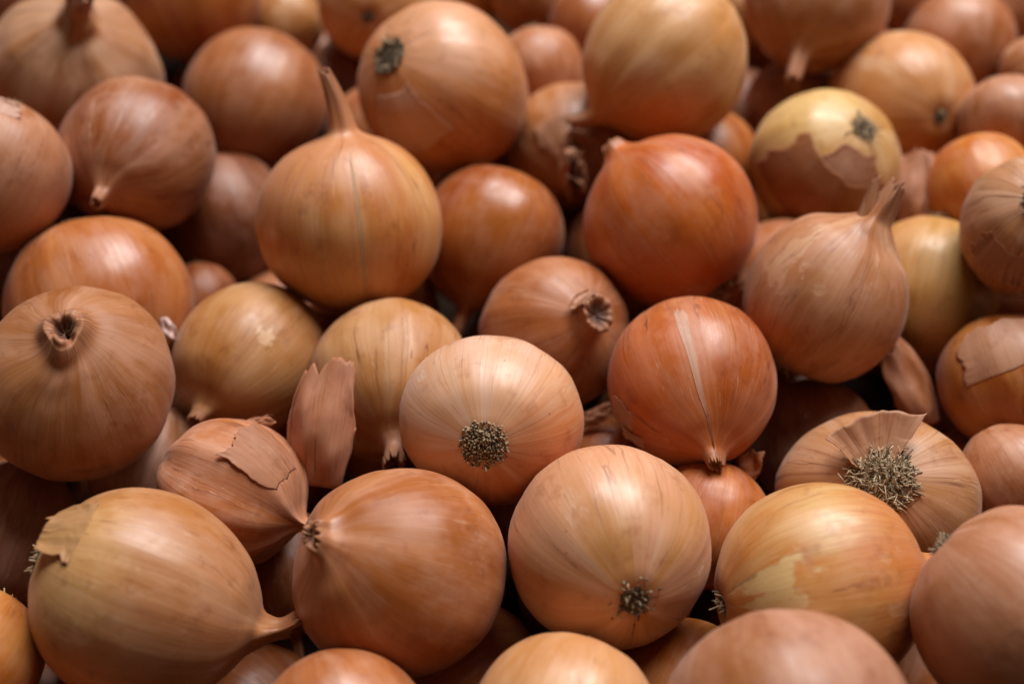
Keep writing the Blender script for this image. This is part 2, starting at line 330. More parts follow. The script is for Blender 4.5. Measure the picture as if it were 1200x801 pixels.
def sheet(name, top, fib, dry, thick, mat):
    """a thin skin with two faces and a closed rim from a grid of points"""
    r, c = top.shape[:2]
    du = np.gradient(top, axis=1); dv = np.gradient(top, axis=0); n = np.cross(du, dv); n /= np.maximum(1e-12, np.linalg.norm(n, axis=-1, keepdims=True))
    co = np.vstack([top.reshape(-1, 3), (top - n * thick).reshape(-1, 3)]); N = r * c; F = []
    ix = lambda i, j: i * c + j
    for i in range(r - 1):
        for j in range(c - 1):
            a, b, d, e = ix(i, j), ix(i, j + 1), ix(i + 1, j + 1), ix(i + 1, j); F.append((a, b, d, e)); F.append((N + a, N + e, N + d, N + b))
    ring = [ix(0, j) for j in range(c)] + [ix(i, c - 1) for i in range(1, r)] + [ix(r - 1, j) for j in range(c - 2, -1, -1)] + [ix(i, 0) for i in range(r - 2, 0, -1)]
    for a, b in zip(ring, ring[1:] + ring[:1]): F.append((b, a, N + a, N + b))
    f2 = np.vstack([fib.reshape(-1, 3)] * 2); d2 = np.r_[dry.ravel(), dry.ravel()]
    return make_mesh(name, co, F, [('fibre', 'FLOAT_VECTOR', f2), ('along', 'FLOAT', f2[:, 2]), ('dry', 'FLOAT', d2), ('hollow', 'FLOAT', d2 * 0)], mat=mat)

def flap_mesh(on, phi, theta, wide, long, lift=.02, jag=.5, root=0, taper=0, spike=0, curl=1.0, seed=1):
    """torn piece of outer skin lying on the bulb; the free end lifts off. root=1: attached towards the root"""
    rng = random.Random(seed); nu, nv_ = 41, 33
    u = np.linspace(-1, 1, nu); v = np.linspace(0, 1, nv_); U, V = np.meshgrid(u, v)
    e_end = ragged(rng, nu, .32 * jag); e_l = ragged(rng, nv_, .38 * jag); e_r = ragged(rng, nv_, .38 * jag); e_st = ragged(rng, nu, .12 * jag)
    half = wide * (1 - .15 * V if not taper else 1 - .75 * V)
    UU = U + (e_l[:, None] * (1 - U) / 2 + e_r[:, None] * (1 + U) / 2)
    VV = V * (1 + e_end[None]) + e_st[None] * (1 - V)
    if spike: VV = VV + .45 * np.clip(U - .35, 0, 1) ** 1.3 * V
    sgn = 1 if root else -1
    sth = max(.25, math.sin(theta))
    TH = np.clip(theta + sgn * (VV - .5) * long, .10, math.pi - .12)
    PH = phi + UU * half / sth
    base = on.at(PH, TH); n = on.nrm(PH, TH)
    wv1, wv2 = ragged(rng, nu, 1.0, 3), ragged(rng, nv_, 1.0, 3)
    edge = np.maximum(np.clip((V - .72) / .28, 0, 1) ** 2 * (.5 + .5 * wv1[None]), np.clip((np.abs(U) - .78) / .22, 0, 1) ** 2 * (.5 + .5 * wv2[:, None]))
    off = .0018 + lift * V ** 2.2 + lift * .25 * np.abs(U) ** 3 * (.3 + V) + .030 * curl * edge
    fluff = (np.sin(U * 5 + seed) * np.sin(V * 4 + seed * 2) * .006 + np.sin(U * 13 + V * 5 + seed) * np.sin(V * 9 - U * 4) * .003) * min(1, lift * 12)
    top = base + n * ((off + np.abs(fluff)) * on.R)[..., None]
    fib = np.stack([np.cos(PH), np.sin(PH), np.cos(math.pi - TH)], -1)
    return top, fib, V * 0

def flap(on, parent, f, look, seed):
    kw = {k: f[k] for k in ('phi', 'theta', 'wide', 'long', 'lift', 'jag', 'root', 'taper', 'spike', 'curl') if k in f}
    top, fib, d = flap_mesh(on, seed=seed, **kw)
    # keep the top facing outward
    if np.sum(np.cross(np.gradient(top, axis=1), np.gradient(top, axis=0)) * top) < 0: top, fib, d = top[:, ::-1], fib[:, ::-1], d[:, ::-1]
    me = sheet('loose_skin', top, fib, d, .00010, M_PAPER); o = link('loose_skin', me, parent)
    dress(o, look, seed + 5, f.get('pale') or (4 if f.get('paper') else None)); return o

def tube(pts, r0, r1, sides=5):
    pts = np.array(pts); n = len(pts); co = []; F = []
    for i, p in enumerate(pts):
        t = pts[min(i + 1, n - 1)] - pts[max(i - 1, 0)]; t /= max(1e-9, np.linalg.norm(t))
        a = np.cross(t, (.3, .5, .81)); a /= max(1e-9, np.linalg.norm(a)); b = np.cross(t, a); r = r0 + (r1 - r0) * i / (n - 1)
        for k in range(sides): g = 6.283 * k / sides; co.append(p + (a * math.cos(g) + b * math.sin(g)) * r)
    for i in range(n - 1):
        for k in range(sides): F.append((i * sides + k, i * sides + (k + 1) % sides, (i + 1) * sides + (k + 1) % sides, (i + 1) * sides + k))
    F.append(tuple((n - 1) * sides + k for k in range(sides))); return co, F

def roots(on, parent, kind, rad, seed):
    """root plate at the lower pole with its stubs of dead roots"""
    rng = random.Random(seed * 3 + 1); R = on.R; z0 = -on.k * .945
    dark = kind in ('rotten', 'ring'); dome = dict(shaggy=.09, bristle=.045, hairy=.05, ring=.035, rotten=.03, dot=.015, plain=.02)[kind]
    nc, nr = 36, 9; co = [(0, 0, z0 - dome)]; wv = wave(rng, 3, 14, 6)
    for i in range(1, nr + 1):
        q = i / nr
        for j in range(nc):
            g = 6.283 * j / nc; rr = rad * q * (1 + .16 * float(ev(wv, g)) * q)
            co.append((rr * math.cos(g), rr * math.sin(g), z0 - dome * (1 - q * q) + rng.uniform(-.012, .012) * (q < .98) + .03 * (q > .98)))
    F = [(0, 1 + (j + 1) % nc, 1 + j) for j in range(nc)]
    for i in range(nr - 1):
        for j in range(nc): a, b = 1 + i * nc, 1 + (i + 1) * nc; F.append((a + j, a + (j + 1) % nc, b + (j + 1) % nc, b + j))
    pl = link('root_plate', make_mesh('root_plate', np.array(co) * R, F, [], mat=M_DARK if kind not in ('shaggy', 'bristle') else M_CRUST), parent)
    cnt, lo, hi, th, lay = dict(shaggy=(1300, .02, .06, .0085, 2.0), bristle=(680, .02, .055, .0095, .55), hairy=(190, .03, .09, .009, 1.3), ring=(120, .03, .08, .014, .6),
                           rotten=(260, .015, .055, .011, 1.4), dot=(30, .02, .04, .012, .5), plain=(36, .03, .08, .010, .6))[kind]
    groups = {0: ([], []), 1: ([], [])}
    for i in range(cnt):
        g = rng.uniform(0, 6.283); q = math.sqrt(rng.random())
        if kind == 'ring': q = .62 + .38 * rng.random()
        base = np.array((rad * q * math.cos(g), rad * q * math.sin(g), z0 - dome * (1 - q * q) + .012))
        out = np.array((math.cos(g), math.sin(g), 0)) * (q * lay + rng.uniform(-.2, .3)); side = np.array((-math.sin(g), math.cos(g), 0)) * rng.gauss(0, .55 * lay)
        d = out + side + np.array((0, 0, -1.0 + .45 * lay * rng.random())); d /= np.linalg.norm(d); ln = rng.uniform(lo, hi); kink = np.array([rng.gauss(0, .5 * lay) for _ in range(3)])
        pts = [base + d * ln * t + kink * ln * t * t + np.array((0, 0, .5 * ln * t * t * (lay > .6) * q)) for t in (0, .35, .7, 1)]
        # keep stubs outside the bulb
        for p_ in pts:
            lim = -on.k * math.sqrt(max(0, 1 - (p_[0] ** 2 + p_[1] ** 2))) * .955 - .006
            if p_[2] > lim: p_[2] = lim
        c_, f_ = tube(np.array(pts) * R, th * R * rng.uniform(.7, 1.25), th * R * rng.uniform(.35, 1.0) if kind != 'bristle' else th * R, 5)
        tone = (rng.random() < .6) if dark else (rng.random() < .22)
        cc, ff = groups[int(tone)]; m = len(cc); cc.extend(c_); ff.extend([tuple(x + m for x in y) for y in f_])
    for tone, (cc, ff) in groups.items():
        if cc:
            o = link('root_fibres', make_mesh('root_fibres', np.array(cc), ff, [], mat=M_ROOTD if tone else M_ROOT, smooth=True), pl); o['kind'] = 'stuff'
    return pl

def frame_matrix(loc, axis, side):
    a = Vector(axis).normalized(); x = Vector(side); x = (x - a * a.dot(x)).normalized(); y = a.cross(x)
    return Matrix(((x.x, y.x, a.x, loc[0]), (x.y, y.y, a.y, loc[1]), (x.z, y.z, a.z, loc[2]), (0, 0, 0, 1)))

# ------------------------------------------------------------------ the setting: what the heap lies on
FLOOR_Z = -.131
g = 40; xs = np.linspace(-1.2, 1.2, g); X, Y = np.meshgrid(xs, xs); rs = np.random.default_rng(3)
co = np.stack([X, Y, FLOOR_Z + rs.uniform(-.001, .0, X.shape)], -1).reshape(-1, 3)
gm = crust_material('stall_bed', (.06, .032, .02), (.09, .05, .03), (.04, .022, .014), 30)
gr = link('ground', make_mesh('ground', co, [(i * g + j, i * g + j + 1, (i + 1) * g + j + 1, (i + 1) * g + j) for i in range(g - 1) for j in range(g - 1)], [], mat=gm)); gr['kind'] = 'structure'

# ------------------------------------------------------------------ the onions: place, axis to the neck, sideways axis, radius
ONIONS = [
    dict(loc=(-0.12318, -0.11954, 0.00641), axis=(0.9222, -0.1919, -0.3357), side=(0.2013, -0.5032, 0.8404), R=0.03479, k=1.1, look='tan_yellow', neck=('tuft', 0.16, 0.19, 0.45), root=('plain', 0.14), seed=3, label='large tan onion with yellowed shoulder and a frayed neck resting on a brown onion', flaps=[{'wide': 0.26, 'long': 0.42, 'lift': 0.1, 'jag': 0.5, 'paper': 1, 'phi': -0.501, 'theta': 0.633}], cheek=((0.445, 0.001, -0.896), (0.54, 0.33, 0.15)), bend=(0.1, -0.269)),
    dict(loc=(-0.03795, -0.10721, 0.00237), axis=(-0.5873, -0.2053, 0.7829), side=(0.1458, 0.9247, 0.3518), R=0.0362, k=1.0, look='brown_rose', neck=('cut', 0.05, 0.15, 0.42), root=('plain', 0.12), seed=10, label='smooth rosy brown onion whose stubby neck points at the torn papery onion'),
    dict(loc=(0.03313, -0.0999, 0.006), axis=(-0.1889, 0.8868, -0.4217), side=(0.1201, 0.4471, 0.8864), R=0.03489, k=1.0, look='peach', neck=('dry', 0.3, 0.14, 0.5), root=('rotten', 0.22), seed=17, label='pale peach onion with a blackened root scar on its lower face', cheek=((0.834, -0.531, 0.152), (0.6, 0.3, 0.18))),
    dict(loc=(0.10326, -0.11467, 0.00343), axis=(0.9802, 0.1978, 0.0031), side=(-0.1669, 0.8185, 0.5497), R=0.03548, k=0.98, look='green_yellow', neck=('dry', 0.3, 0.14, 0.4), root=('plain', 0.11), seed=24, label='yellow onion with green tinge and orange cheek below the shaggy root disc', cheek=((0.155, 0.491, 0.857), (0.5, 0.18, 0.055))),
    dict(loc=(0.15968, -0.14032, 0.02835), axis=(0.7019, -0.6704, -0.2404), side=(-0.2633, -0.5579, 0.7871), R=0.03365, k=1.0, look='rose_tan', neck=('dry', 0.3, 0.14, 0.4), root=('plain', 0.13), seed=31, label='rosy tan onion touching both the green tinged yellow one and the shaggy rooted one'),
    dict(loc=(0.08146, -0.17704, 0.02502), axis=(0.1769, -0.9801, -0.0904), side=(-0.2534, -0.1341, 0.958), R=0.03705, k=0.95, look='rose_tan2', neck=('dry', 0.3, 0.14, 0.4), root=('plain', 0.13), seed=38, label='big smooth pinkish tan onion leaning on the green tinged yellow one'),
    dict(loc=(0.01667, -0.16512, 0.002), axis=(-0.3052, -0.9437, -0.1276), side=(0.0662, -0.1547, 0.9857), R=0.02984, k=1.0, look='peach_gold', neck=('dry', 0.3, 0.14, 0.4), root=('plain', 0.13), seed=45, label='golden peach onion below the blackened root scar'),
    dict(loc=(-0.05372, -0.16787, -3e-05), axis=(0.3487, -0.9264, -0.1423), side=(0.0023, -0.151, 0.9885), R=0.02847, k=1.0, look='brown_rose2', neck=('dry', 0.3, 0.14, 0.4), root=('plain', 0.13), seed=52, label='reddish brown onion cap below the rosy brown onion with stubby neck'),
    dict(loc=(-0.18028, -0.13971, -0.002), axis=(-0.361, -0.9322, 0.0262), side=(0.4943, -0.1674, 0.853), R=0.02611, k=1.0, look='amber', neck=('dry', 0.3, 0.14, 0.4), root=('plain', 0.13), seed=59, label='amber onion touching the root end of the large tan one'),
    dict(loc=(-0.15962, -0.03496, 0.01601), axis=(0.1227, -0.194, 0.9733), side=(-0.077, 0.9759, 0.2042), R=0.03652, k=0.92, look='tan_brown', neck=('hole', 0.02, 0.22, 0.34), root=('plain', 0.13), seed=66, label='big dull brown onion showing a dark hollow cut neck'),
    dict(loc=(-0.10547, 0.00921, -0.01881), axis=(-0.4398, -0.8949, 0.0757), side=(0.513, -0.1811, 0.8391), R=0.02994, k=1.05, sq=0.97, look='olive_yellow', neck=('cut', 0.12, 0.15, 0.48), root=('plain', 0.13), seed=73, label='olive yellow onion with a short cut neck pointing down'),
    dict(loc=(-0.04782, -0.00796, -0.01422), axis=(0.0813, -0.9938, 0.0763), side=(0.078, 0.0826, 0.9935), R=0.03256, k=1.0, look='straw', neck=('tuft', 0.22, 0.17, 0.35), root=('plain', 0.13), seed=80, label='straw coloured onion with faint stripes, tucked behind the pale bristly rooted one', neck_tint=6),
    dict(loc=(-0.00717, -0.0481, 0.01126), axis=(0.0866, 0.8298, -0.5513), side=(-0.028, 0.5552, 0.8312), R=0.03397, k=0.9, sq=0.92, look='cream_orange', neck=('dry', 0.3, 0.14, 0.4), root=('bristle', 0.235), seed=87, label='pale cream and orange onion with a round bristly root disc', cheek=((-0.451, 0.742, -0.496), (0.54, 0.18, 0.05))),
    dict(loc=(0.01692, 0.02119, -0.018), axis=(0.4329, -0.4452, 0.7839), side=(-0.0882, 0.8445, 0.5283), R=0.03173, k=0.95, look='brown_copper', neck=('square', 0.18, 0.2, 0.15), root=('plain', 0.13), seed=94, label='copper brown onion with a snapped square neck stub', flaps=[{'wide': 0.16, 'long': 0.28, 'lift': 0.07, 'jag': 0.5, 'pale': 6, 'root': 0, 'phi': 0.539, 'theta': 2.97}]),
    dict(loc=(0.06939, -0.02077, 0.00081), axis=(0.113, -0.9923, 0.05), side=(-0.2681, 0.018, 0.9632), R=0.03273, k=1.0, look='copper', neck=('cut', 0.08, 0.13, 0.52), root=('plain', 0.13), seed=101, label='copper red onion with a pale split seam running to its pinched neck', flaps=[{'wide': 0.2, 'long': 0.34, 'lift': 0.012, 'jag': 0.9, 'pale': 1, 'phi': 1.323, 'theta': 2.009}, {'wide': 0.1, 'long': 0.28, 'lift': 0.03, 'jag': 0.9, 'pale': 1, 'phi': 1.566, 'theta': 2.202}, {'wide': 0.055, 'long': 1.9, 'lift': 0.003, 'pale': 3, 'jag': 0.55, 'taper': 1, 'root': 1, 'curl': 0.2, 'phi': -0.071, 'theta': 2.287}], cheek=((0.612, 0.784, 0.104), (0.5, 0.12, 0.02))),
    dict(loc=(0.12521, 0.01726, 0.006), axis=(0.4844, 0.4689, 0.7386), side=(-0.2656, -0.7256, 0.6348), R=0.033, k=1.0, look='tan_paper', neck=('fork', 0.44, 0.29, 0.3), root=('plain', 0.13), seed=108, label='papery tan onion with a long forked neck leaning on the patchy one'),
    dict(loc=(0.1787, 0.05195, -0.02603), axis=(-0.2292, -0.7615, -0.6064), side=(-0.2472, -0.557, 0.7929), R=0.03242, k=1.05, look='olive_gold', neck=('dry', 0.3, 0.14, 0.4), root=('plain', 0.13), seed=115, label='gold and olive onion behind the onion with the forked neck', cheek=((0.463, -0.859, -0.221), (0.36, 0.26, 0.06))),
    dict(loc=(0.19741, -0.00665, -0.01576), axis=(0.2857, -0.8561, -0.4306), side=(-0.3658, -0.5128, 0.7767), R=0.02723, k=1.0, look='amber_dark', neck=('dry', 0.3, 0.14, 0.4), root=('plain', 0.13), seed=122, label='dark amber onion in a ragged torn outer skin', flaps=[{'wide': 0.85, 'long': 0.75, 'lift': 0.03, 'jag': 0.55, 'pale': 6, 'phi': -0.317, 'theta': 1.187}, {'wide': 0.5, 'long': 0.55, 'lift': 0.02, 'jag': 0.5, 'pale': 5, 'phi': -0.669, 'theta': 2.151}]),
    dict(loc=(0.13738, -0.0615, -0.01836), axis=(0.217, 0.3772, -0.9004), side=(0.0761, 0.913, 0.4008), R=0.0377, k=0.82, sq=0.86, look='striped_tan', neck=('dry', 0.3, 0.14, 0.4), root=('shaggy', 0.3), seed=129, label='tan onion with radiating dark stripes round a shaggy root disc', flaps=[{'wide': 0.36, 'long': 0.6, 'lift': 0.2, 'root': 1, 'jag': 0.55, 'paper': 1, 'spike': 1, 'curl': 1.5, 'phi': -0.171, 'theta': 0.403}, {'wide': 0.2, 'long': 0.16, 'lift': 0.02, 'jag': 0.7, 'paper': 1, 'phi': 2.463, 'theta': 0.41}]),
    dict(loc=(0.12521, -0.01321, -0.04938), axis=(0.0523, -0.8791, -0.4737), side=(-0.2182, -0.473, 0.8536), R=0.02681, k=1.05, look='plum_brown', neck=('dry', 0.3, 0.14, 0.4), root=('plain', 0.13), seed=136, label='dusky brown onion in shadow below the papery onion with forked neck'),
    dict(loc=(0.19005, -0.05304, -0.0191), axis=(0.4163, -0.8527, -0.3155), side=(-0.3752, -0.4772, 0.7947), R=0.02133, k=1.0, look='rose_tan', neck=('dry', 0.3, 0.14, 0.4), root=('plain', 0.13), seed=143, label='rosy onion squeezed below the dark amber torn one'),
    dict(loc=(0.07326, -0.06954, -0.02345), axis=(-0.286, -0.8462, -0.4496), side=(-0.0935, -0.4423, 0.892), R=0.02357, k=1.0, look='rust', neck=('dry', 0.3, 0.14, 0.4), root=('plain', 0.13), seed=150, label='small rust coloured onion wedged below the copper red one'),
    dict(loc=(-0.1036, -0.06507, -0.00914), axis=(0.8979, -0.4305, -0.0919), side=(-0.1284, -0.4559, 0.8807), R=0.027, k=1.0, look='rose_paper', neck=('tuft', 0.1, 0.13, 0.55), root=('plain', 0.13), seed=157, label='rosy papery onion with a big torn skin leaf standing off it', rib=4.5, flaps=[{'wide': 0.4, 'long': 0.8, 'lift': 0.03, 'jag': 0.6, 'paper': 1, 'curl': 1.2, 'phi': -0.747, 'theta': 2.046}]),
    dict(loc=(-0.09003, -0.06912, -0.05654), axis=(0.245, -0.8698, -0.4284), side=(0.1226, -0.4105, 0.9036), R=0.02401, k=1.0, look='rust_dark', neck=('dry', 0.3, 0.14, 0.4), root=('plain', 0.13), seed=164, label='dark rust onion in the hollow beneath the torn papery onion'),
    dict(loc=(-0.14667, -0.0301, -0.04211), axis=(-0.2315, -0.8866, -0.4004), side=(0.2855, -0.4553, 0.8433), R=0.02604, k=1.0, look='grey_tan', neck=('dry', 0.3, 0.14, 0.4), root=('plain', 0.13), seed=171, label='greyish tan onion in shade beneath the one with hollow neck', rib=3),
    dict(loc=(-0.19172, -0.06477, -0.036), axis=(-0.2103, -0.8941, -0.3954), side=(0.3529, -0.4466, 0.8222), R=0.02674, k=1.0, look='grey_tan', neck=('dry', 0.3, 0.14, 0.4), root=('plain', 0.13), seed=178, label='grey wrinkled onion behind the root end of the large tan one', rib=4),
    dict(loc=(0.03877, -0.02588, -0.046), axis=(0.1881, -0.8469, -0.4973), side=(-0.0861, -0.5186, 0.8506), R=0.02007, k=1.0, look='rust', neck=('dry', 0.3, 0.14, 0.4), root=('plain', 0.13), seed=185, label='rust onion barely showing between the bristly rooted and copper red ones'),
    dict(loc=(-0.06628, 0.05705, 0.01), axis=(-0.0727, 0.5286, 0.8457), side=(0.1268, -0.8362, 0.5336), R=0.03828, k=0.98, look='gold_rose', neck=('spire', 0.6, 0.175, 0.03), root=('plain', 0.13), seed=192, label='golden rose onion standing upright with a long dry neck spire', flaps=[{'wide': 0.02, 'long': 1.5, 'lift': 0.002, 'pale': 2, 'root': 1, 'jag': 0.5, 'curl': 0.1, 'phi': 0.075, 'theta': 1.698}], cheek=((0.234, -0.212, 0.949), (0.52, 0.23, 0.12)), bend=(0.028, -0.129)),
    dict(loc=(-0.03134, 0.14227, 0.014), axis=(0.5861, 0.3447, -0.7332), side=(0.2366, 0.7927, 0.5618), R=0.03869, k=1.0, look='copper_peach', neck=('dry', 0.3, 0.14, 0.4), root=('ring', 0.2), seed=199, label='peach and copper onion showing a dark ringed root scar', flaps=[{'wide': 0.42, 'long': 0.75, 'lift': 0.003, 'jag': 0.3, 'pale': 3, 'root': 1, 'phi': 2.834, 'theta': 0.84}], cheek=((0.582, 0.492, -0.647), (0.62, 0.34, 0.22))),
    dict(loc=(-0.00868, 0.08071, -0.02), axis=(-0.3325, -0.8499, -0.4088), side=(0.1294, -0.4704, 0.8729), R=0.0317, k=1.0, look='rust_gloss', neck=('dry', 0.3, 0.14, 0.4), root=('plain', 0.13), seed=206, label='shiny dark orange onion between the upright golden one and the orange red one'),
    dict(loc=(0.06693, 0.06131, 0.006), axis=(-0.5942, 0.661, 0.4584), side=(-0.1716, -0.6609, 0.7306), R=0.03579, k=0.98, look='orange_red', neck=('cut', 0.05, 0.17, 0.35), root=('plain', 0.13), seed=213, label='glossy orange red onion with its neck under the big yellow one', cheek=((0.476, -0.412, -0.777), (0.54, 0.14, 0.02))),
    dict(loc=(0.06881, 0.14605, 0.02775), axis=(-0.7422, -0.5285, -0.4121), side=(0.0864, -0.6852, 0.7232), R=0.0367, k=1.0, look='yellow', neck=('cut', 0.2, 0.14, 0.5), root=('plain', 0.13), seed=220, label='big smooth yellow onion perched over the orange red one', cheek=((0.073, -0.255, 0.964), (0.5, 0.2, 0.06)), bend=(-0.03, 0.168)),
    dict(loc=(0.02843, 0.14728, -0.02485), axis=(-0.0183, -0.9138, 0.4057), side=(-0.0113, 0.406, 0.9138), R=0.03168, k=1.0, look='tan_yellow', neck=('wide', 0.34, 0.27, 0.35), root=('plain', 0.13), seed=227, label='tan onion with a broad flattened papery neck', rib=2, neck_tint=6, flaps=[{'wide': 0.45, 'long': 0.6, 'lift': 0.07, 'jag': 0.7, 'pale': 6, 'root': 1, 'phi': 0.086, 'theta': 2.655}, {'wide': 0.4, 'long': 0.5, 'lift': 0.1, 'jag': 0.8, 'pale': 6, 'phi': -1.354, 'theta': 3.008}]),
    dict(loc=(0.14097, 0.11317, -0.006), axis=(-0.3475, 0.2772, -0.8958), side=(-0.221, 0.9042, 0.3656), R=0.0338, k=0.95, look='yellow_patch', neck=('dry', 0.3, 0.14, 0.4), root=('hairy', 0.17), seed=234, label='yellow onion with torn brown skin patches and a tufted root', flaps=[{'wide': 1.1, 'long': 0.95, 'lift': 0.008, 'jag': 0.4, 'pale': 5, 'phi': -2.509, 'theta': 1.223}, {'wide': 0.42, 'long': 0.5, 'lift': 0.03, 'jag': 0.4, 'pale': 6, 'phi': -2.694, 'theta': 0.656}], cheek=((0.67, -0.508, -0.541), (0.66, 0.48, 0.22))),
    dict(loc=(0.18674, 0.16735, -0.01419), axis=(-0.2725, 0.8514, -0.4482), side=(0.0126, 0.469, 0.8831), R=0.03358, k=1.08, look='peach_gold', neck=('dry', 0.3, 0.14, 0.5), root=('dot', 0.1), seed=241, label='peach gold onion with one dull round root spot'),
    dict(loc=(0.22487, 0.21452, -0.01389), axis=(-0.2722, -0.6238, -0.7327), side=(-0.2569, -0.6867, 0.68), R=0.02741, k=1.0, look='rose_brown', neck=('dry', 0.3, 0.14, 0.4), root=('plain', 0.13), seed=248, label='rosy brown round onion behind the one with a dull root spot'),
    dict(loc=(0.14843, 0.21261, 0.01513), axis=(-0.3122, -0.9281, -0.2029), side=(-0.3571, -0.0832, 0.9303), R=0.03483, k=1.0, look='tan_brown', neck=('cut', 0.36, 0.15, 0.62), root=('plain', 0.13), seed=255, label='tan brown onion with a long pointed neck hanging down beside the big yellow one'),
    dict(loc=(0.22605, 0.1348, 0.00085), axis=(0.2957, -0.7499, -0.5918), side=(-0.3565, -0.6614, 0.6599), R=0.02144, k=1.0, look='rose_tan', neck=('dry', 0.3, 0.14, 0.4), root=('plain', 0.13), seed=262, label='rose tan onion between the bright orange one and the one with a dull root spot'),
    dict(loc=(0.2069, 0.09471, -0.00483), axis=(0.2454, -0.8978, -0.3658), side=(-0.4146, -0.4383, 0.7975), R=0.02483, k=1.0, look='orange', neck=('dry', 0.3, 0.14, 0.4), root=('plain', 0.13), seed=269, label='bright orange onion with a strong highlight beside the root end of a papery one', cheek=((0.246, -0.035, 0.969), (0.5, 0.15, 0.03))),
    dict(loc=(0.20903, 0.03983, 0.0234), axis=(0.2332, 0.4031, -0.8849), side=(0.0632, 0.9018, 0.4274), R=0.02869, k=1.0, look='striped_tan', neck=('dry', 0.3, 0.14, 0.4), root=('shaggy', 0.22), seed=276, label='papery striped onion with crusty root beside the gold and olive one', rib=2, flaps=[{'wide': 0.5, 'long': 0.45, 'lift': 0.06, 'jag': 0.7, 'paper': 1, 'root': 1, 'phi': -2.479, 'theta': 1.04}]),
    dict(loc=(0.14294, 0.19702, -0.04047), axis=(0.1973, -0.7494, -0.6321), side=(-0.2238, -0.6621, 0.7152), R=0.02512, k=1.0, look='plum_brown', neck=('dry', 0.3, 0.14, 0.4), root=('plain', 0.13), seed=283, label='creased dusky onion between the big yellow and the torn patchy ones'),
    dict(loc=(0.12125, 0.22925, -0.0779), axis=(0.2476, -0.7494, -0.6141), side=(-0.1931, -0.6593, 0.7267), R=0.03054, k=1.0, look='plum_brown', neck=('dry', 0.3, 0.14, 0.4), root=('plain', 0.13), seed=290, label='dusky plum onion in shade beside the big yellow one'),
    dict(loc=(-0.12644, 0.1835, -0.02648), axis=(-0.2994, -0.844, -0.4451), side=(0.2883, -0.5247, 0.801), R=0.03625, k=1.0, look='brown_gloss', neck=('dry', 0.3, 0.14, 0.4), root=('plain', 0.13), seed=297, label='smooth chestnut brown onion with a soft pale sheen'),
    dict(loc=(-0.16417, 0.10279, 0.0074), axis=(-0.143, -0.9512, 0.2735), side=(-0.0315, 0.2806, 0.9593), R=0.03441, k=1.0, sq=0.98, look='rose_copper', neck=('cut', 0.1, 0.11, 0.66), root=('plain', 0.13), seed=304, label='rosy copper onion with streaks running into a pointed neck', rib=1.6),
    dict(loc=(-0.21433, 0.06896, 0.02765), axis=(-0.2378, -0.8989, -0.368), side=(0.4435, -0.4376, 0.7822), R=0.03162, k=1.0, look='rose_tan', neck=('dry', 0.3, 0.14, 0.4), root=('plain', 0.13), seed=311, label='rose tan onion with a pale torn rim beside the streaked rosy copper one', flaps=[{'wide': 0.35, 'long': 0.22, 'lift': 0.06, 'jag': 0.7, 'pale': 1, 'phi': 0.324, 'theta': 0.932}]),
    dict(loc=(-0.20865, 0.16998, -0.002), axis=(0.3071, -0.1979, 0.9309), side=(-0.178, 0.9489, 0.2605), R=0.04051, k=0.9, look='straw_paper', neck=('tuft', 0.34, 0.21, 1.1), root=('plain', 0.13), seed=318, label='wide straw onion wrapped in wrinkled papery skin', rib=4, flaps=[]),
    dict(loc=(-0.16317, 0.24763, -0.00723), axis=(0.2686, -0.5784, -0.7703), side=(0.1857, -0.7536, 0.6306), R=0.03334, k=1.0, look='amber_dark', neck=('dry', 0.3, 0.14, 0.4), root=('plain', 0.13), seed=325, label='dark amber onion above the chestnut brown one'),
    dict(loc=(-0.11813, 0.25291, -0.02989), axis=(-0.1453, 0.3635, 0.9202), side=(0.1867, -0.9033, 0.3863), R=0.01894, k=1.0, look='olive_yellow', neck=('dry', 0.5, 0.2, 0.5), root=('plain', 0.13), seed=332, label='small pale straw onion above the chestnut brown one'),
    dict(loc=(-0.13735, 0.12149, -0.04839), axis=(0.2606, -0.7302, -0.6316), side=(0.1606, -0.6123, 0.7741), R=0.03251, k=1.0, look='maroon', neck=('dry', 0.3, 0.14, 0.4), root=('plain', 0.13), seed=339, label='dark maroon brown onion below the chestnut one'),
    dict(loc=(-0.17253, 0.03397, -0.012), axis=(0.4071, -0.7939, -0.4517), side=(0.1554, -0.4271, 0.8907), R=0.03763, k=0.95, sq=0.9, look='orange_copper', neck=('dry', 0.3, 0.14, 0.4), root=('plain', 0.13), seed=346, label='shiny orange copper onion behind the one with hollow neck', flaps=[{'wide': 0.16, 'long': 0.22, 'lift': 0.1, 'jag': 0.4, 'pale': 1, 'phi': -1.293, 'theta': 2.331}]),
    dict(loc=(-0.06796, 0.23233, -0.00187), axis=(0.068, 0.9366, -0.3436), side=(0.0049, 0.3441, 0.9389), R=0.03011, k=1.0, look='peach_gold', neck=('dry', 0.3, 0.14, 0.4), root=('dot', 0.12), seed=353, label='peach gold onion behind the dark ringed root scar'),
    dict(loc=(-0.09009, 0.22223, -0.04653), axis=(0.1907, -0.6614, -0.7253), side=(0.0998, -0.722, 0.6846), R=0.0223, k=1.0, look='maroon', neck=('dry', 0.3, 0.14, 0.4), root=('plain', 0.13), seed=360, label='dark maroon onion in the gap behind the dry neck spire'),
    dict(loc=(0.01357, 0.19775, -0.01911), axis=(0.2025, -0.6724, -0.712), side=(-0.0394, -0.732, 0.6801), R=0.02289, k=1.0, look='rose_brown', neck=('dry', 0.3, 0.14, 0.4), root=('plain', 0.13), seed=367, label='rosy brown onion beside the peach and copper one'),
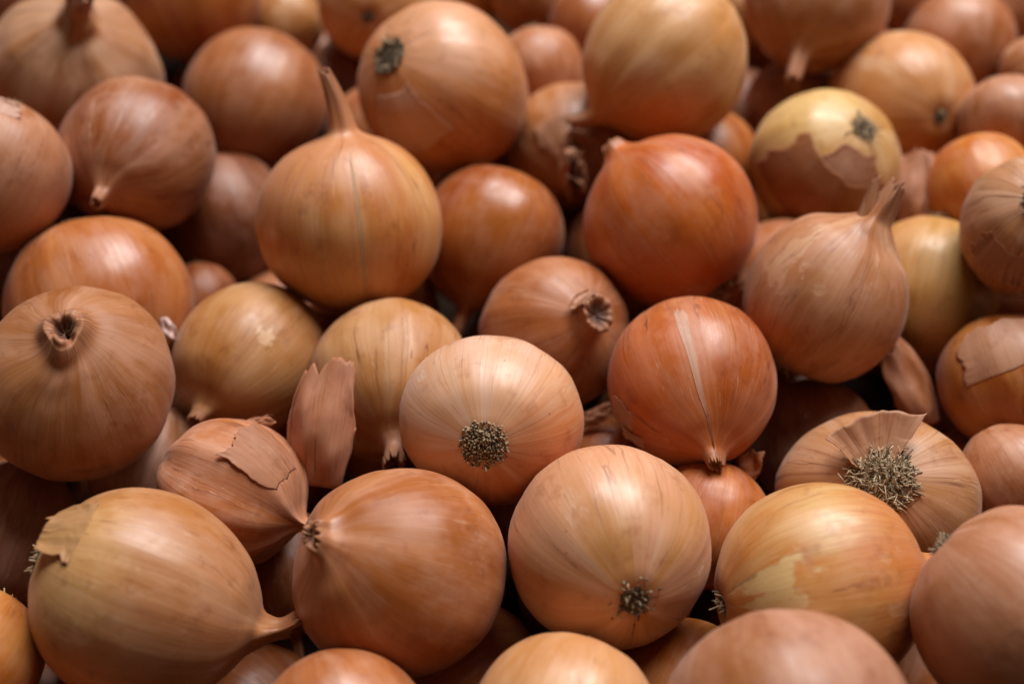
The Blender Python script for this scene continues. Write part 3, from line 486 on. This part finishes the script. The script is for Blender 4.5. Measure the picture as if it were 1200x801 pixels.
    dict(loc=(0.04018, 0.23193, -0.01707), axis=(-0.1944, -0.641, -0.7425), side=(-0.0345, -0.752, 0.6582), R=0.02184, k=1.0, look='rust_gloss', neck=('dry', 0.3, 0.14, 0.4), root=('plain', 0.13), seed=374, label='rust orange onion behind the big yellow one'),
    dict(loc=(0.01263, 0.26611, -0.01874), axis=(0.2032, -0.6326, -0.7473), side=(-0.0369, -0.7677, 0.6398), R=0.02346, k=1.0, look='tan_brown', neck=('dry', 0.3, 0.14, 0.4), root=('plain', 0.13), seed=381, label='small tan brown onion behind the peach and copper one with ringed scar'),
    dict(loc=(0.20923, 0.26446, -0.024), axis=(0.2259, -0.6804, -0.6972), side=(-0.2844, -0.7306, 0.6208), R=0.02083, k=1.0, look='rust_dark', neck=('dry', 0.3, 0.14, 0.4), root=('plain', 0.13), seed=388, label='small dark rust onion behind the rosy brown round one'),
    dict(loc=(0.25956, 0.2538, -0.01299), axis=(0.2294, -0.6912, -0.6853), side=(-0.3476, -0.7158, 0.6056), R=0.02662, k=1.0, look='peach', neck=('dry', 0.3, 0.14, 0.4), root=('plain', 0.13), seed=395, label='plain peach onion behind the rosy brown round one'),
    dict(loc=(0.25239, 0.18282, -0.00674), axis=(-0.2538, 0.2747, -0.9274), side=(-0.2347, 0.9127, 0.3345), R=0.0165, k=1.0, look='tan_paper', neck=('dry', 0.3, 0.14, 0.4), root=('ring', 0.25), seed=402, label='small papery tan onion with dark root beside the rosy brown round one'),
    dict(loc=(-0.01966, 0.29629, -0.02934), axis=(0.1972, -0.6194, -0.7599), side=(0.0046, -0.7745, 0.6325), R=0.0234, k=1.0, look='straw', neck=('dry', 0.3, 0.14, 0.4), root=('plain', 0.13), seed=409, label='straw onion peeping over the peach and copper one'),
    dict(loc=(-0.2641, 0.28164, -0.032), axis=(0.151, -0.6025, -0.7837), side=(0.3017, -0.7269, 0.617), R=0.03243, k=1.0, look='maroon', neck=('dry', 0.3, 0.14, 0.4), root=('plain', 0.13), seed=416, label='dark maroon onion behind the wide papery straw one'),
    dict(loc=(0.18711, 0.11737, -0.03744), axis=(0.2845, -0.7725, -0.5677), side=(-0.2992, -0.6341, 0.713), R=0.01999, k=1.0, look='rust', neck=('dry', 0.3, 0.14, 0.4), root=('plain', 0.13), seed=423, label='rust onion behind the torn pink skin flake'),
    dict(loc=(-0.13963, 0.06484, -0.046), axis=(0.2122, -0.7458, -0.6315), side=(0.1935, -0.6013, 0.7752), R=0.01836, k=1.0, look='rust_dark', neck=('dry', 0.3, 0.14, 0.4), root=('plain', 0.13), seed=430, label='dark rust onion in the gap beside the shiny orange copper one'),
    dict(loc=(0.12218, 0.26535, -0.03), axis=(0.1202, -0.6635, -0.7384), side=(-0.1679, -0.7467, 0.6436), R=0.01824, k=1.0, look='straw', neck=('dry', 0.3, 0.14, 0.4), root=('plain', 0.13), seed=437, label='pale straw onion glimpsed behind the big yellow one'),
]
def build_onion(e):
    on = Onion(e['R'], e['k'], e['neck'], e['seed'], e.get('sq', 1), e.get('bend', (0, 0)), e.get('rib', 1))
    root = bpy.data.objects.new('onion', None); COL.objects.link(root); root.empty_display_size = .02
    root.matrix_world = frame_matrix(e['loc'], e['axis'], e['side'])
    root['label'], root['category'], root['group'] = e['label'], 'onion', 'onions heaped in the pile'
    body, neck = on.build()
    for nm, me in (('bulb', body), ('neck', neck)):
        o = link(nm, me, root); dress(o, e['look'], e['seed'], e.get('neck_tint') if nm == 'neck' else None)
        if 'cheek' in e: o['cheek'], o['cheek_tone'] = e['cheek'][0], tuple(q * f for q, f in zip(e['cheek'][1], (1, .90, .74)))
    roots(on, root, e['root'][0], e['root'][1], e['seed'])
    if e['neck'][0] == 'fork':     # second dry leaf of the forked neck
        n = 14; t = np.linspace(0, 1, n); ph = np.linspace(-2.2, 2.2, 25); T_, PH = np.meshgrid(t, ph, indexing='ij')
        rad = (.27 * (1 - T_ * .72) + .012) ; zc = on.z_sh - .10 + T_ * .58
        off = np.stack([.02 + T_ * .0, -.06 - .20 * T_, zc], -1)
        top = (off + np.stack([rad * np.cos(PH), rad * .55 * np.sin(PH), T_ * 0 + .05 * np.sin(PH * 3) * T_], -1)) * on.R
        fib = np.stack([np.cos(PH), np.sin(PH), 1 + T_], -1); me = sheet('neck_leaf', top, fib, T_ * .6, .0002, M_PAPER)
        o = link('neck_leaf', me, root); dress(o, e['look'], e['seed'])
    for i, f in enumerate(e.get('flaps', ())): 
        o = flap(on, root, f, e['look'], e['seed'] * 5 + i)
        if 'cheek' in e and not f.get('pale'): o['cheek'], o['cheek_tone'] = e['cheek'][0], tuple(q * g_ for q, g_ in zip(e['cheek'][1], (1, .90, .74)))
for e in ONIONS: build_onion(e)

# ------------------------------------------------------------------ loose skin flakes lying between the onions
FLAKES = [
    dict(length=0.01022, width=0.00511, pale=8, label='tiny white curled shoot stuck to the orange copper onion', seed=19, loc=(-0.1366, 0.00936, -0.002), long=(0.4315, -0.7285, -0.5321), facing=(0.4845, -0.3587, 0.7979)),
    dict(length=0.04352, width=0.02487, pale=7, label='tall rosy brown skin leaf standing beside the torn papery onion', seed=11, loc=(-0.07119, -0.05146, 0.01), long=(0.1228, 0.7222, 0.6807), facing=(-0.1064, -0.3774, 0.9199)),
    dict(length=0.03221, width=0.02172, pale=1, label='pink skin flake standing behind the forked neck', seed=12, loc=(0.17491, 0.09378, -0.002), long=(0.1416, 0.8286, 0.5416), facing=(-0.4489, -0.5276, 0.7212)),
    dict(length=0.03426, width=0.01782, pale=0, label='curled brown skin flake in the gap above the striped onion', seed=13, loc=(0.16171, -0.00574, -0.02), long=(-0.3875, 0.7697, 0.5075), facing=(0.0172, -0.412, 0.911)),
    dict(length=0.01576, width=0.01075, pale=1, label='small pale skin scrap between the orange red onion and the papery tan one', seed=14, loc=(0.09169, 0.04189, -0.012), long=(0.4033, 0.4655, 0.7878), facing=(0.2028, -0.3127, 0.928)),
    dict(length=0.01143, width=0.00508, pale=1, label='tiny pale skin scrap on top of the torn papery onion', seed=15, loc=(-0.09526, -0.04265, 0.003), long=(0.9306, 0.3586, 0.0736), facing=(0.1467, -0.1283, 0.9808)),
    dict(length=0.01771, width=0.00767, pale=1, label='pale dry skin strip hanging below the blackened root scar', seed=16, loc=(0.04664, -0.12615, -0.022), long=(0.0989, 0.7457, 0.6589), facing=(0.198, -0.3166, 0.9277)),
    dict(length=0.01348, width=0.00741, pale=1, label='pale skin scrap in the gap beside the bristly rooted onion', seed=17, loc=(0.03302, -0.01985, -0.02), long=(0.8835, 0.1481, 0.4444), facing=(0.0367, -0.144, 0.9889)),
    dict(length=0.01424, width=0.011, pale=0, label='brown skin scrap poking out below the copper red onion', seed=18, loc=(0.08803, -0.04853, -0.016), long=(0.3732, 0.5523, 0.7455), facing=(-0.3217, -0.2322, 0.9179)),
]
for f in FLAKES:
    rng = random.Random(f['seed']); nu, nv_ = 25, 31; u = np.linspace(-1, 1, nu); v = np.linspace(0, 1, nv_); U, V = np.meshgrid(u, v)
    wid = (.50 + .50 * np.sin(np.clip(V * .80 + .10, 0, 1) * math.pi) ** .55); e1 = ragged(rng, nu, .16); eL, eR = ragged(rng, nv_, .20), ragged(rng, nv_, .20)
    ang = U * .85 + (eL[:, None] * (1 - U) / 2 + eR[:, None] * (1 + U) / 2) * .5
    ry = f['width'] / 2 / math.sin(.85); L = f['length']
    VV = V + e1[None] * V * (V > .5) + .10 * np.clip(U - .2, 0, 1) * V
    x = ry * np.sin(ang) * wid; z = ry * (np.cos(ang) - 1) * wid - L * .22 * (VV - .5) ** 2 * 2 + .0009 * np.sin(V * 7 + U * 3 + f['seed']) + .0003 * np.sin(U * 9 + V * 3 + f['seed'] * 2) + .0002 * np.sin(V * 17 - U * 6); y = (VV - .5) * L
    top = np.stack([x, y, z], -1); fib = np.stack([np.cos(ang * .8), np.sin(ang * .8), VV * 1.6 - .6], -1)
    me = sheet('onion_skin_flake', top, fib, np.clip(V * 2.2 - 1.6, 0, .35), .00008, M_PAPER); o = link('onion_skin_flake', me)
    zf = Vector(f['facing']); yl = Vector(f['long']).normalized(); zf = (zf - yl * yl.dot(zf)).normalized(); xr = yl.cross(zf)
    o.matrix_world = Matrix(((xr.x, yl.x, zf.x, f['loc'][0]), (xr.y, yl.y, zf.y, f['loc'][1]), (xr.z, yl.z, zf.z, f['loc'][2]), (0, 0, 0, 1)))
    dress(o, 'rose_paper', f['seed'], (f['pale'] if f['pale'] > 1 else 4) if f['pale'] else None); o['label'], o['category'], o['group'] = f['label'], 'onion skin', 'loose skins between the onions'

# ------------------------------------------------------------------ the rest of the heap: under the top layer and beyond the frame (x, y, z, radius)
DEEP = [
    (0.0894, 0.1424, -0.035, 0.03, 'dark onion deep in the gap between the orange red and dusky plum onions'),
    (0.2534, 0.007, -0.035, 0.0334, None),
    (-0.2721, 0.1175, -0.035, 0.0289, None),
    (-0.2149, 0.0847, -0.035, 0.0328, 'dark onion deep in the gap between the orange copper and pale rimmed onions'),
    (-0.1927, 0.297, -0.035, 0.0337, 'dark onion deep in the gap between the dark amber and wide papery onions'),
    (-0.0786, 0.3055, -0.035, 0.0318, None),
    (0.0004, 0.3812, -0.035, 0.0298, None),
    (-0.2336, 0.0068, -0.035, 0.0295, None),
    (0.185, -0.1397, -0.035, 0.0311, None),
    (0.0664, 0.2697, -0.035, 0.0289, None),
    (-0.2605, 0.2043, -0.035, 0.0282, None),
    (0.2721, 0.1187, -0.035, 0.0319, None),
    (0.1205, 0.0639, -0.035, 0.0305, 'dark onion deep in the gap between the fork necked and orange red onions'),
    (-0.2516, 0.3808, -0.035, 0.029, None),
    (-0.1547, 0.366, -0.045, 0.0316, None),
    (0.3181, 0.2308, -0.045, 0.0332, None),
    (0.3153, 0.3651, -0.045, 0.0314, None),
    (-0.0631, 0.1704, -0.045, 0.032, 'dark onion deep in the gap between the upright golden and ring scarred onions'),
    (0.0915, 0.3364, -0.045, 0.028, None),
    (0.0537, 0.0963, -0.045, 0.0286, 'dark onion deep in the gap between the orange red and square necked onions'),
    (0.0783, 0.0146, -0.045, 0.0284, None),
    (0.1151, -0.1561, -0.045, 0.0285, None),
    (0.058, -0.1341, -0.045, 0.0307, 'dark onion deep in the gap between the big pinkish tan and golden peach onions'),
    (-0.0974, 0.3793, -0.045, 0.0282, None),
    (-0.0863, -0.1622, -0.045, 0.0298, None),
    (0.2181, 0.314, -0.045, 0.0296, None),
    (0.072, 0.2032, -0.045, 0.0294, 'dark onion deep in the gap between the big yellow and broad necked onions'),
    (-0.3178, 0.2494, -0.045, 0.0328, None),
    (0.232, 0.0736, -0.045, 0.0285, 'dark onion deep in the gap between the crusty rooted and gold and olive onions'),
    (-0.0631, 0.0713, -0.055, 0.0289, 'dark onion deep in the gap between the upright golden and straw striped onions'),
    (0.3371, 0.2995, -0.055, 0.0311, None),
    (0.1889, 0.2331, -0.055, 0.0293, 'dark onion deep in the gap between the root spotted and torn patchy onions'),
    (-0.304, 0.1689, -0.055, 0.0289, None),
    (0.2308, -0.0698, -0.055, 0.0313, None),
    (0.1377, 0.3612, -0.055, 0.028, None),
    (-0.1641, -0.1353, -0.055, 0.0286, 'dark onion deep in the gap between the amber and large tan onions'),
    (0.245, 0.3659, -0.055, 0.029, None),
    (-0.0442, 0.2466, -0.055, 0.0285, None),
    (-0.3396, 0.3812, -0.055, 0.028, None),
    (-0.0147, -0.1177, -0.055, 0.0298, 'dark onion deep in the gap between the golden peach and rosy brown onions'),
    (-0.0218, -0.0487, -0.055, 0.0335, 'dark onion deep in the gap between the rosy brown and bristly rooted onions'),
    (-0.2204, 0.24, -0.055, 0.0319, 'dark onion deep in the gap between the wide papery and rosy copper onions'),
    (0.0317, -0.0778, -0.055, 0.0302, 'dark onion deep in the gap between the pale peach and golden peach onions'),
    (0.2421, 0.1678, -0.055, 0.0317, None),
    (0.0284, 0.3161, -0.055, 0.0305, None),
    (0.0969, -0.0962, -0.065, 0.0297, 'dark onion deep in the gap between the big pinkish tan and green tinged onions'),
    (0.0247, 0.2501, -0.065, 0.0282, None),
    (-0.1511, 0.2298, -0.065, 0.0315, 'dark onion deep in the gap between the chestnut and rosy copper onions'),
    (-0.0381, 0.3367, -0.065, 0.0281, None),
    (-0.1929, 0.191, -0.065, 0.028, None),
    (0.309, 0.1598, -0.065, 0.0293, None),
    (-0.3407, 0.3198, -0.065, 0.0305, None),
    (-0.0425, 0.4102, -0.065, 0.0322, None),
    (0.1438, 0.2955, -0.065, 0.0323, 'dark onion deep in the gap between the hanging necked and glimpsed straw onions'),
    (-0.1902, 0.4115, -0.065, 0.0314, None),
    (-0.2203, 0.3433, -0.065, 0.0307, None),
    (0.2503, 0.2371, -0.065, 0.0303, None),
    (0.2706, 0.3182, -0.065, 0.0282, None),
    (-0.0147, 0.1236, -0.065, 0.0321, 'dark onion deep in the gap between the shiny dark orange and square necked onions'),
    (0.1764, -0.0382, -0.065, 0.0313, 'dark onion deep in the gap between the shaggy rooted and creased rosy tan onions'),
    (0.0525, 0.3919, -0.075, 0.0301, None),
    (0.0086, 0.0583, -0.075, 0.0312, 'dark onion deep in the gap between the square necked and bristly rooted onions'),
    (-0.2575, 0.0542, -0.075, 0.0323, None),
    (-0.1505, -0.0807, -0.075, 0.0317, None),
    (-0.1089, 0.2696, -0.075, 0.0285, 'dark onion deep in the gap between the gap maroon and chestnut onions'),
    (0.2902, 0.4116, -0.075, 0.0282, None),
    (-0.1042, -0.0041, -0.075, 0.0293, 'dark onion deep in the gap between the torn papery and olive yellow onions'),
    (-0.1765, 0.0577, -0.075, 0.0295, 'dark onion deep in the gap between the hollow necked and orange copper onions'),
    (0.006, 0.1921, -0.075, 0.0281, None),
    (-0.2837, 0.4121, -0.075, 0.0297, None),
    (0.1602, 0.0828, -0.075, 0.0282, 'dark onion deep in the gap between the fork necked and gold and olive onions'),
    (0.1369, 0.1441, -0.075, 0.0282, 'dark onion deep in the gap between the fork necked and torn patchy onions'),
    (-0.2159, -0.0299, -0.075, 0.0304, 'dark onion deep in the gap between the grey wrinkled and hollow necked onions'),
    (-0.2296, 0.1449, -0.075, 0.029, None),
    (0.2039, 0.0298, -0.075, 0.0295, 'dark onion deep in the gap between the torn amber and shaggy rooted onions'),
    (0.2527, 0.4511, -0.075, 0.0288, None),
    (0.1526, 0.4225, -0.075, 0.0296, None),
    (-0.0433, 0.0076, -0.075, 0.0317, 'dark onion deep in the gap between the straw striped and bristly rooted onions'),
    (0.2728, 0.0812, -0.085, 0.0309, None),
    (0.1217, 0.0354, -0.085, 0.0288, 'dark onion deep in the gap between the dusky brown and copper red onions'),
    (0.0483, 0.1506, -0.085, 0.0306, 'dark onion deep in the gap between the orange red and broad necked onions'),
    (0.0753, -0.0337, -0.085, 0.0337, 'dark onion deep in the gap between the small rust and pale peach onions'),
    (0.1551, -0.1036, -0.085, 0.0301, 'dark onion deep in the gap between the big pinkish tan and creased rosy tan onions'),
    (-0.2747, 0.3054, -0.085, 0.0281, None),
    (0.3545, 0.4534, -0.085, 0.0287, None),
    (0.0021, 0.4519, -0.085, 0.0289, None),
    (-0.1115, 0.3383, -0.085, 0.0292, None),
    (-0.1105, 0.0819, -0.085, 0.03, 'dark onion deep in the gap between the olive yellow and straw striped onions'),
    (-0.1449, 0.4522, -0.085, 0.0293, None),
    (0.2014, 0.1238, -0.085, 0.0322, None),
    (-0.1014, -0.1187, -0.085, 0.0318, 'dark onion deep in the gap between the reddish brown and large tan onions'),
    (-0.1023, 0.1685, -0.095, 0.0339, None),
    (-0.0156, 0.28, -0.095, 0.0287, None),
    (0.0754, 0.261, -0.095, 0.029, None),
    (-0.1694, 0.3367, -0.095, 0.031, None),
    (-0.2868, 0.2301, -0.095, 0.0291, None),
    (-0.2132, -0.0904, -0.095, 0.031, 'dark onion deep in the gap between the amber and grey wrinkled onions'),
    (-0.3689, 0.4131, -0.095, 0.0283, None),
    (0.2845, 0.0174, -0.095, 0.0289, None),
    (0.1639, 0.1933, -0.095, 0.0283, None),
    (0.0661, 0.0331, -0.095, 0.0283, 'dark onion deep in the gap between the copper red and hidden rust onions'),
    (-0.1671, -0.0057, -0.095, 0.0286, 'dark onion deep in the gap between the greyish tan and large tan onions'),
    (0.0788, 0.1024, -0.095, 0.0289, 'dark onion deep in the gap between the copper red and orange red onions'),
    (0.0121, -0.0149, -0.095, 0.0287, None),
    (-0.2721, 0.1175, -0.095, 0.0281, None),
    (0.3597, 0.3373, -0.095, 0.0284, None),
    (0.1872, 0.3402, -0.095, 0.0299, None),
    (-0.1064, 0.4111, -0.095, 0.029, None),
    (0.1176, 0.4686, -0.095, 0.0288, None),
    (-0.0104, 0.1738, -0.04, 0.0174, 'dark onion deep in the gap between the ring scarred and broad necked onions'),
    (-0.0815, 0.2567, -0.04, 0.017, None),
    (-0.0886, 0.0384, -0.05, 0.0174, 'dark onion deep in the gap between the olive yellow and upright golden onions'),
    (-0.1488, 0.0179, -0.06, 0.0181, 'dark onion deep in the gap between the hollow necked and greyish tan onions'),
    (-0.1659, 0.2756, -0.07, 0.0176, None),
    (0.0451, 0.0067, -0.07, 0.0171, 'dark onion deep in the gap between the hidden rust and pale peach onions'),
]
RIM = [
    (0.227, 0.447, -0.0011, 0.031),
    (-0.4119, 0.1506, 0.0048, 0.034),
    (0.3766, 0.1643, 0.0013, 0.0378),
    (0.1522, -0.192, -0.0166, 0.0315),
    (0.4915, 0.2392, 0.0058, 0.0326),
    (0.4031, 0.3205, -0.0049, 0.0372),
    (-0.2542, 0.431, -0.006, 0.0318),
    (-0.3933, 0.2348, 0.0004, 0.0315),
    (-0.3476, 0.2923, 0.0013, 0.0368),
    (0.3737, 0.3883, -0.0043, 0.0333),
    (0.2951, -0.2034, -0.0031, 0.0346),
    (0.3647, 0.0354, -0.0035, 0.0363),
    (-0.3863, 0.3895, 0.0032, 0.0319),
    (0.292, 0.0732, 0.0003, 0.0317),
    (-0.4736, 0.3451, 0.0047, 0.0334),
    (-0.3628, 0.0736, -0.005, 0.0331),
    (-0.2297, -0.2485, -0.0054, 0.0334),
    (-0.3085, 0.4956, 0.0038, 0.0322),
    (0.4454, 0.1432, -0.0018, 0.0336),
    (-0.4309, 0.4509, -0.0038, 0.0311),
    (0.2271, -0.1812, 0.0025, 0.0311),
    (-0.3682, -0.0089, -0.0034, 0.0356),
    (-0.1313, 0.3163, -0.0015, 0.034),
    (-0.2301, 0.511, -0.0058, 0.0378),
    (-0.1733, 0.4131, -0.0017, 0.0356),
    (-0.4931, 0.4591, 0.0053, 0.0333),
    (0.4731, 0.4465, -0.0044, 0.036),
    (-0.0236, -0.2273, 0.0026, 0.0346),
    (0.0501, 0.3366, 0.0005, 0.0341),
    (0.309, 0.1598, -0.0061, 0.0323),
    (0.1232, 0.3597, 0.0043, 0.0333),
    (-0.345, 0.1857, -0.0044, 0.0356),
    (-0.2398, -0.0689, 0.0, 0.0323),
    (-0.0572, 0.3614, 0.0001, 0.0369),
    (-0.2759, 0.0623, -0.0034, 0.0359),
    (0.3586, 0.2612, -0.0005, 0.0375),
    (0.3304, 0.5037, -0.0036, 0.0329),
    (0.4231, 0.5107, -0.0012, 0.0316),
    (0.3739, -0.0372, -0.0012, 0.0327),
    (-0.3521, -0.0789, 0.0059, 0.0379),
    (0.4973, 0.3499, -0.0018, 0.0361),
    (0.2644, -0.0805, 0.0029, 0.0359),
    (-0.1423, 0.4795, -0.0004, 0.0311),
    (0.2661, 0.3853, -0.0005, 0.0339),
    (0.1648, 0.4147, 0.0047, 0.0319),
    (-0.102, 0.4223, -0.0007, 0.0356),
    (0.0564, 0.4096, 0.0023, 0.0365),
    (-0.3699, 0.4901, -0.0034, 0.0313),
    (0.3618, 0.0988, -0.0232, 0.0322),
    (0.22, -0.2574, 0.0015, 0.0337),
    (-0.2805, 0.1626, 0.0048, 0.0314),
    (-0.2876, -0.0277, -0.0042, 0.0324),
    (0.204, 0.3569, 0.0002, 0.0338),
    (-0.1521, -0.1894, -0.0223, 0.0351),
    (-0.4782, 0.1477, -0.0034, 0.0337),
    (-0.0412, 0.4537, -0.0098, 0.0337),
    (-0.2203, 0.3433, 0.004, 0.0361),
    (-0.2727, -0.161, 0.0043, 0.0362),
    (-0.3204, 0.4067, 0.0054, 0.036),
    (-0.4967, 0.2689, 0.0036, 0.0367),
    (0.4283, 0.0795, 0.0048, 0.0331),
    (0.2927, 0.3203, -0.0024, 0.0376),
    (0.3971, 0.4499, -0.0222, 0.037),
    (0.2878, 0.4537, -0.0179, 0.0343),
    (0.3076, -0.0275, -0.0031, 0.0319),
    (-0.302, 0.3451, -0.0214, 0.0325),
    (0.1605, 0.2932, 0.0015, 0.0312),
    (0.3377, -0.1007, -0.026, 0.0364),
]
rng = random.Random(77); protos = [Onion(1.0, k, ('dry', .3, .15, p), 500 + i, cols=56, rows=36).build(split=False)[0] for i, (k, p) in enumerate(((1.0, .4), (.93, .7), (.96, .3), (1.04, .6)))]
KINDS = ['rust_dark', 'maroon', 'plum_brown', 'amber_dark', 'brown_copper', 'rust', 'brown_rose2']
def heap(table, label, group, kinds):
    for x, y, z, r, lab in ((*q, None)[:5] for q in table):
        o = link('onion', rng.choice(protos)); a = Vector((rng.gauss(0, 1), rng.gauss(0, 1), rng.gauss(0, .5))).normalized()
        o.matrix_world = frame_matrix((x, y, z), a, (a.y + .3, a.z - .2, a.x + .1)) @ Matrix.Scale(r, 4)
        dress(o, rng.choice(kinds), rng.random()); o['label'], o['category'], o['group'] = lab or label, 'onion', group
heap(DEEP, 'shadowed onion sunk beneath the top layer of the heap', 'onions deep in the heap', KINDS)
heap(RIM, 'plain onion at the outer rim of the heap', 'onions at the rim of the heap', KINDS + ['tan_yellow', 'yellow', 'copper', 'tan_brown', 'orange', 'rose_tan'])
